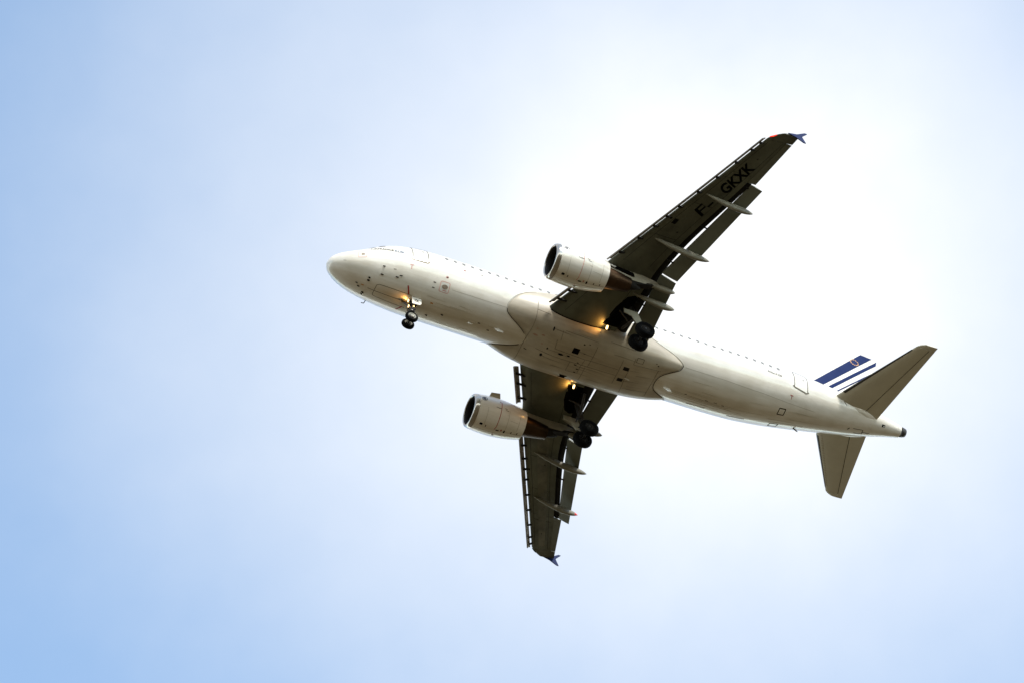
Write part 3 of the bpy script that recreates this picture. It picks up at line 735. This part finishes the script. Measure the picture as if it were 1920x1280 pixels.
    for s, zb, zt_, w in ((11.9, -1.06, -.92, .05), (12.4, -1.22, -.80, .17), (13.2, -1.3, -.68, .23), (14.2, -1.35, -.60, .25), (14.8, -1.50, -.62, .25), (15.6, -1.62, -.75, .24), (16.5, -1.62, -.80, .22), (17.2, -1.58, -.85, .19), (17.9, -1.36, -.9, .12), (18.25, -1.15, -.95, .04)):
        ey = side*EN_Y
        rings.append([(s, ey-w, zt_), (s, ey-w, (zt_+zb)/2), (s, ey-w*.8, zb+.05), (s, ey-w*.4, zb), (s, ey+w*.4, zb), (s, ey+w*.8, zb+.05), (s, ey+w, (zt_+zb)/2), (s, ey+w, zt_)])
    mb.loft(rings); pyl = mb.build('pylon', M['tan'], eng, angle=45)
    yo = EN_Y*side + side*.262
    MB().poly([(14.75, yo, -.80), (15.2, yo, -.86), (16.45, yo, -1.02), (16.5, yo, -1.36), (15.6, yo, -1.22), (14.75, yo, -1.05)], .04, (0, 1, 0)).build('pylon_recess_shade', M['dark'], eng, smooth=False)  # flat black panel: the shade inside a recess is painted on
    MB().tube([(14.72, yo+side*.03, -.98), (15.0, yo+side*.03, -.99), (15.3, yo+side*.03, -1.06)], [.05, .07, .06], 8).build('pylon_duct', M['patch'], eng)
    MB().poly([(16.2, EN_Y*side, -2.0), (16.3, EN_Y*side, -1.6), (18.0, EN_Y*side, -1.25), (17.5, EN_Y*side, -1.55), (16.9, EN_Y*side, -1.72)], .30, (0, 1, 0)).build('heat_shield', M['soot'], eng, smooth=False)
    # inboard strake
    sy = side*EN_Y
    q0 = [np.array(nac_pt(d, -side*128, side, o)) for d, o in ((.95, -.02), (1.02, .24), (1.55, .30), (1.66, -.02))]
    nn = np.cross(q0[3]-q0[0], q0[2]-q0[0]); nn /= np.linalg.norm(nn)
    MB().poly(q0, .03, nn).build('strake', M['tan'], eng, smooth=False)
    # nacelle markings
    ns = lambda d, a, off=0.0: nac_pt(d, a, side, off)
    mb = MB()
    surf_line(mb, [(1.62, 92), (1.62, 59), (1.60, 39), (1.59, 10), (1.54, -.5)], ns, .035, .004, .015, step=.12); surf_line(mb, [(1.62, 91), (1.52, 92), (1.5, 96)], ns, .03, .004, .015)
    surf_line(mb, [(1.97, 5.5), (1.95, 0)], ns, .09, .004, .015); surf_line(mb, [(1.57, -16), (1.62, -26)], ns, .03, .004, .015, step=.12)
    mb.build('fan_blade_line', M['red' if side == -1 else 'pale'], eng)
    mb = MB()
    surf_line(mb, closed(ell((.56, 92), .30, 15.5, 24)), ns, .035, .004, .015); surf_line(mb, [(.62, 95), (.56, 97.2), (.49, 94.5), (.49, 90.5), (.56, 88.2), (.63, 90)], ns, .075, .005, .015)
    surf_line(mb, [(.52, 94), (.59, 92.5), (.58, 91)], ns, .05, .005, .015)
    mb.build('engine_emblem', mat('emblem_grey', (.05, .055, .075), .5), eng)
    for d, a, l, w in ((.67, 5.8, .18, .13), (.97, 3.5, .045, .12), (1.74, -.8, .19, .07), (2.17, -.3, .09, .17), (2.61, .8, .045, .14), (2.99, 1.2, .045, .14), (1.66, -27, .13, .06)):
        surf_poly('nacelle_vent', eng, rrect((d, a), l, math.degrees(w/1.05), .4), ns, M['dark'], .008)
    lines('nacelle_seam', ([(.82, 62), (.84, 5)], [(1.6, -1), (3.33, -3)], [(2.18, 1), (2.16, 70)], [(2.9, 10), (2.9, 75)], [(1.3, 70), (1.56, 66)], [(1.8, 75), (1.95, 73)], [(2.05, 54), (2.2, 54)], [(2.62, -3), (3.3, -6)], [(2.3, 40), (2.85, 38)], [(.4, -14), (3.33, -14)]), ns, .016, M['faint'], eng, .003, .015)
    for d, a, l in ((1.28, 69.5, .34), (1.85, 73, .14), (1.9, 68, .2)):
        mb = MB(); surf_line(mb, [(d, a), (d+l, a-1)], ns, .03, .004, .015); mb.build('stencil_mark', M['seam'], eng)
    # --- main landing gear
    gy = 3.80; mg = MB()
    mg.tube([(17.35, side*(gy-.05), -1.05), (17.6, side*gy, -2.3)], .16, 14); mg.tube([(17.6, side*gy, -2.25), (17.76, side*gy, -3.62)], .105, 12)
    mg.tube([(17.76, side*(gy-.62), -3.62), (17.76, side*(gy+.62), -3.62)], .075, 12)
    mg.tube([(17.62, side*gy, -2.5), (18.1, side*gy, -2.95), (17.85, side*gy, -3.5)], .06, 8)
    mg.tube([(17.5, side*gy, -2.1), (17.3, side*(gy-1.25), -1.55)], .085, 10); mg.tube([(17.4, side*(gy-.55), -1.82), (16.75, side*(gy-.3), -1.25)], .05, 8)
    mg.tube([(17.45, side*(gy+.1), -1.9), (17.4, side*(gy+.36), -2.3)], .04, 8); mg.tube([(17.66, side*gy, -2.9), (17.5, side*(gy+.36), -2.75)], .035, 8)
    gear = mg.build('main_landing_gear', M['steel'], plane)
    for w in (-.465, .465):
        mb = MB(); prof = [(-.14, .10), (-.16, .17), (-.11, .26), (-.14, .30), (-.195, .36), (-.205, .46), (-.18, .54), (-.10, .578), (0, .585), (.10, .578), (.18, .54), (.205, .46), (.195, .36), (.14, .30), (.11, .26), (.16, .17), (.14, .10)]
        mm = [1, 1, 1] + [0]*10 + [1, 1, 1]
        mb.lathe(prof, (17.77, side*gy + w, -3.62), (0, 1, 0), 40, mats=mm); mb.build('wheel', [M['rubber'], M['soot']], gear)
    yd = side*4.16
    mb = MB(); mb.poly([(16.64, yd, -1.98), (17.0, yd, -1.96), (17.52, yd, -2.0), (17.68, yd, -2.72), (17.58, yd, -2.95), (17.34, yd, -3.02), (17.22, yd, -2.78), (17.10, yd, -2.50), (16.85, yd, -2.40), (16.62, yd, -2.34)], .05, (0, 1, 0))
    mb.build('gear_door', M['tan'], gear, smooth=False)
    # gear bay in the wing root: shade of its hollow painted as a black patch
    wfb = lambda x, y, off=0.0: (lambda p: (p[0], side*p[1], p[2]))(w_pt(y, x, True, off))
    surf_poly('gear_bay_shade', wing, [(.575, 2.35), (.575, 3.6), (.62, 4.4), (.70, 4.6), (.758, 4.5), (.762, 3.4), (.762, 2.35)], wfb, M['dark'], .006)
    # dark seal where the wing skin meets the belly fairing
    path = []
    for x in np.linspace(.02, .70, 30):
        lo_, hi_ = 1.3, 3.4
        for _ in range(40):
            ym = (lo_+hi_)/2; q = w_pt(ym, x, True); dg = math.degrees(math.atan2(q[1], -(q[2]-float(fzc(q[0])))))
            rr = float(frho(q[0], rad(dg))) + float(fair_bulge(min(dg, 111.9)))*float(fair_prof(fair_v(q[0], dg)))
            if math.hypot(q[1], q[2]-float(fzc(q[0]))) < rr: lo_ = ym
            else: hi_ = ym
        q = w_pt(hi_, x, True); path.append((q[0], side*(math.degrees(math.atan2(q[1], -(q[2]-float(fzc(q[0]))))) - .6)))
    lines('root_seal', (path,), fair_pt, .075, M['dark'], fair, .012, .03)
    # landing lamp under the wing root
    lp = (16.5, side*2.30, -1.55)
    mb = MB(); mb.lathe([(-.07, .03), (-.055, .11), (0, .13), (.10, .11), (.18, .05)], lp, (1, 0, 0), 20, mats=[1, 1, 0, 0]); mb.tube([(16.55, side*2.30, -1.55), (16.6, side*2.30, -1.3)], .03, 8)
    lampo = mb.build('landing_lamp', [M['steel'], M['lamp']], wing)
    ld = bpy.data.lights.new('landing_lamp_glow', 'SPOT'); ld.spot_size = rad(165); ld.spot_blend = 1.0; ld.energy = 32; ld.color = (1, .46, .11); ld.shadow_soft_size = .06
    lo = bpy.data.objects.new('landing_lamp_glow', ld); COL.objects.link(lo); lo.parent = lampo; lo.location = P((lp[0]-.16, lp[1]+side*.09, lp[2]+.0)); lo.rotation_euler = (0, -math.pi/2, 0)

# --- tailplane
def foil(y, le, te, z, tc, side=1, x0=0.0, x1=1.0, vert=False, n=14):
    c = te - le; xs = x0 + (x1-x0)*(1-np.cos(np.linspace(0, math.pi/2 if x0 == 0 else math.pi, n)))/(1 if x0 == 0 else 2)
    th = lambda x: 5*tc*c*(.2969*math.sqrt(x) - .126*x - .3516*x*x + .2843*x**3 - .1036*x**4)
    pts = [(le + x*c, th(x)) for x in xs[::-1]] + [(le + x*c, -th(x)) for x in xs[1:]]
    if vert: return [(s, t, y) for s, t in pts]
    return [(s, side*y, z + t) for s, t in pts]
def hinge(y): return .69 + .0*y
for side in (1, -1):
    ys = [.55, 1.0, 1.5, 2.2, 3, 4, 5, 5.7, 5.95, 6.1, 6.2]
    def le(y): return float(st_le(y)) + max(0, y-5.95)**2*4.0
    mb = MB(); mb.loft([foil(y, le(y), float(st_te(y)), float(st_z(y)), .10, side, 0, .695) for y in ys if y <= 5.95])
    mb.loft([foil(y, le(y), float(st_te(y)), float(st_z(y)), .09, side, 0, 1.0) for y in (5.97, 6.1, 6.18, 6.22)])
    sb = mb.build('horizontal_stabilizer', M['stab'], plane, angle=35)
    mb = MB(); mb.loft([[(p[0], p[1], p[2]-.006) for p in foil(y, le(y), float(st_te(y)), float(st_z(y)), .10, side, .6955, 1.0, n=10)] for y in np.linspace(.45, 5.966, 9)])
    mb.build('elevator', M['stab'], sb, angle=40)
    def sfn(x, y, off=0.0):
        c = float(st_te(y)) - le(y); t_ = 5*.10*c*(.2969*math.sqrt(x) - .126*x - .3516*x*x + .2843*x**3 - .1036*x**4)
        return (le(y) + x*c, side*y, float(st_z(y)) - t_ - off)
    lines('hinge_seam', ([(.697, .9), (.697, 5.9)],), sfn, .025, M['dark'], sb, .010)
    mb = MB(); rings = []
    for y in np.linspace(1.75, 5.65, 8):
        r = foil(y, le(y)-.012, float(st_te(y)), float(st_z(y)), .104, side, 0, .05, n=7); rings.append(r)
    mb.loft(rings); mb.build('leading_edge_strip', M['edge'], sb)
    mb = MB(); rings = []
    for v in np.linspace(0, 1, 22):
        s = 31.7 + 4.5*v; e = math.sin(math.pi*v**1.25)**.85 if 0 < v < 1 else .02
        yc = float(fwid(s)) - .34; zc_ = float(fzc(s)) - .12 + .05*v
        rings.append([(s, side*(yc + .44*e*math.cos(2*math.pi*k/32)), zc_ + .56*e*math.sin(2*math.pi*k/32)) for k in range(32)])
    mb.loft(rings); mb.build('root_fairing', M['white'], sb, angle=60)
    if side == -1:
        mb = MB()
        for y in np.arange(1.45, 5.5, .19):
            c = float(st_te(y)) - le(y)
            x = .12; th_ = 5*.10*c*(.2969*math.sqrt(x) - .126*x - .3516*x*x + .2843*x**3)
            mb.box((le(y) + .12*c, side*y, float(st_z(y)) - th_), (.16, .03, .012))
        a_, b_ = 1.4, 5.5
        mb.tube([(le(y) + .12*(float(st_te(y))-le(y)), side*y, float(st_z(y)) - 5*.10*(float(st_te(y))-le(y))*(.2969*math.sqrt(.12) - .126*.12 - .3516*.0144 + .2843*.12**3)) for y in np.linspace(a_, b_, 12)], .006, 5)
        mb.build('stiffener_mark', mat('stiffener_tan', (.43, .37, .28), .5), sb, smooth=False)
# --- fin
FIN_T = 7.74
def fin_le(z): return 35.0 + .864*(z - 7.72) + max(0, z-7.45)**2*2.0 - max(0, 2.9-z)**2*1.6
def fin_te(z): return 36.70 + .32*(z - 7.64)
zs = [1.7, 2.0, 2.3, 2.6, 3, 3.6, 4.4, 5.2, 6, 6.8, 7.3, 7.55, 7.68, 7.74]
mb = MB(); mb.loft([foil(z, fin_le(z), fin_te(z), 0, .095, 1, 0, .70, vert=True) for z in zs])
fin = mb.build('vertical_stabilizer', M['white'], plane, angle=35)
mb = MB(); mb.loft([foil(z, fin_le(z), fin_te(z), 0, .095, 1, .703, 1.0, vert=True, n=10) for z in [2.15, 3, 4, 5, 6, 7, 7.6]])
rud = mb.build('rudder', M['white'], fin, angle=40)
def fin_pt(s, z, off=0.0, side=1):
    l, t = fin_le(z), fin_te(z); c = t - l; x = min(max((s-l)/c, 0.0), 1.0)
    th_ = 5*.095*c*(.2969*math.sqrt(x) - .126*x - .3516*x*x + .2843*x**3 - .1036*x**4)
    return (s, side*(th_ + off), z)
for side in (1, -1):
    for a0, a1, b0, b1, ztop in (((31.65, 3.22), (35.56, 7.70), (32.26, 3.06), (36.36, 7.66), 0), ((32.60, 3.06), (36.70, 7.58), (32.86, 3.0), (36.60, 7.16), 0), ((33.17, 2.93), (36.44, 6.50), (33.27, 2.91), (36.49, 6.42), 0)):
        mb = MB(); rings = []
        for v in np.linspace(0, 1, 14):
            a = np.array(a0) + (np.array(a1)-np.array(a0))*v; b = np.array(b0) + (np.array(b1)-np.array(b0))*v
            row = [a + (b-a)*u for u in np.linspace(0, 1, 7)]
            rings.append([fin_pt(q[0], q[1], .010, side) for q in row] + [fin_pt(q[0], q[1], -.01, side) for q in row[::-1]])
        mb.loft(rings); mb.build('tail_stripe', M['blue'], fin, angle=40)
    mb = MB()
    for k in range(12):
        a = 2*math.pi*k/12; cs, cz_ = 34.96 + .27*math.cos(a), 6.62 + .27*math.sin(a); star = []
        for j in range(10):
            r = .062 if j % 2 == 0 else .027; b = math.pi/2 + math.pi*j/5; star.append((cs + r*math.cos(b), cz_ + r*math.sin(b)))
        mb.loft([[fin_pt(s, z, .008, side) for s, z in star], [fin_pt(s, z, .018, side) for s, z in star]])
    mb.build('star_ring', M['gold'], fin, smooth=False)

# --- nose landing gear
mg = MB()
mg.tube([(5.30, 0, -1.75), (5.16, 0, -2.75)], .10, 14); mg.tube([(5.17, 0, -2.7), (5.09, 0, -3.63)], .07, 12); mg.tube([(5.09, -.36, -3.63), (5.09, .36, -3.63)], .05, 10)
mg.tube([(5.2, 0, -2.75), (5.5, 0, -3.0), (5.2, 0, -3.45)], .04, 8); mg.tube([(5.2, 0, -2.5), (4.7, 0, -2.0)], .055, 8); mg.box((5.24, 0, -2.62), (.30, .42, .20)); mg.box((5.15, 0, -2.9), (.16, .50, .10))
mg.tube([(5.2, .12, -2.35), (5.35, .3, -1.95)], .05, 8); mg.tube([(5.2, -.12, -2.35), (5.35, -.3, -1.95)], .05, 8); mg.box((4.78, 0.06, -2.03), (.34, .16, .16)); mg.box((5.3, 0, -2.15), (.4, .5, .18))
mg.tube([(5.17, -.3, -2.78), (5.17, .3, -2.78)], .035, 8); mg.tube([(5.3, -.28, -3.02), (5.3, .28, -3.02)], .03, 8)
ng = mg.build('nose_landing_gear', M['steel'], plane)
for w in (-.27, .27):
    mb = MB(); prof = [(-.07, .05), (-.09, .10), (-.05, .16), (-.075, .205), (-.105, .235), (-.12, .30), (-.10, .355), (-.05, .378), (0, .382), (.05, .378), (.10, .355), (.12, .30), (.105, .235), (.075, .205), (.05, .16), (.09, .10), (.07, .05)]
    mm = [1, 2, 1, 1] + [0]*8 + [1, 1, 2, 1]
    mb.lathe(prof, (5.09, w, -3.63), (0, 1, 0), 36, mats=mm); mb.build('wheel', [M['rubber'], M['rim'], M['soot']], ng)
for side in (1, -1):
    mb = MB(); y = side*.42
    mb.poly([(5.10, y, -1.86), (5.60, y, -1.86), (5.68, y, -1.98), (5.66, y, -2.38), (5.56, y, -2.50), (5.10, y, -2.54)], .035, (0, 1, 0))
    dr = mb.build('gear_door', M['white'], ng, smooth=False)
    bm = text_mesh('XK', .30, .22, .02, 0)
    text_on('door_lettering', ng, bm, lambda x, y_, s=side: ((5.22 + x) if s == 1 else (5.52 - x), s*.445, -2.31 + y_), M['dark'])
LN = ((5.06, .02, -2.34), (5.36, .06, -2.32), (4.98, .20, -2.10))
for lx in LN:
    mb = MB(); mb.lathe([(-.05, .02), (-.045, .075), (0, .085), (.08, .07), (.12, .03)], lx, (1, 0, 0), 16, mats=[1, 1, 0, 0])
    o = mb.build('taxi_lamp', [M['steel'], M['lamp']], ng)
    ld = bpy.data.lights.new('taxi_lamp_glow', 'SPOT'); ld.spot_size = rad(170); ld.spot_blend = 1.0; ld.energy = 8.0; ld.color = (1, .48, .13); ld.shadow_soft_size = .05
    lo = bpy.data.objects.new('taxi_lamp_glow', ld); COL.objects.link(lo); lo.parent = o; lo.location = P((lx[0]-.09, lx[1], lx[2]+.03)); lo.rotation_euler = (0, -math.pi/2, 0)
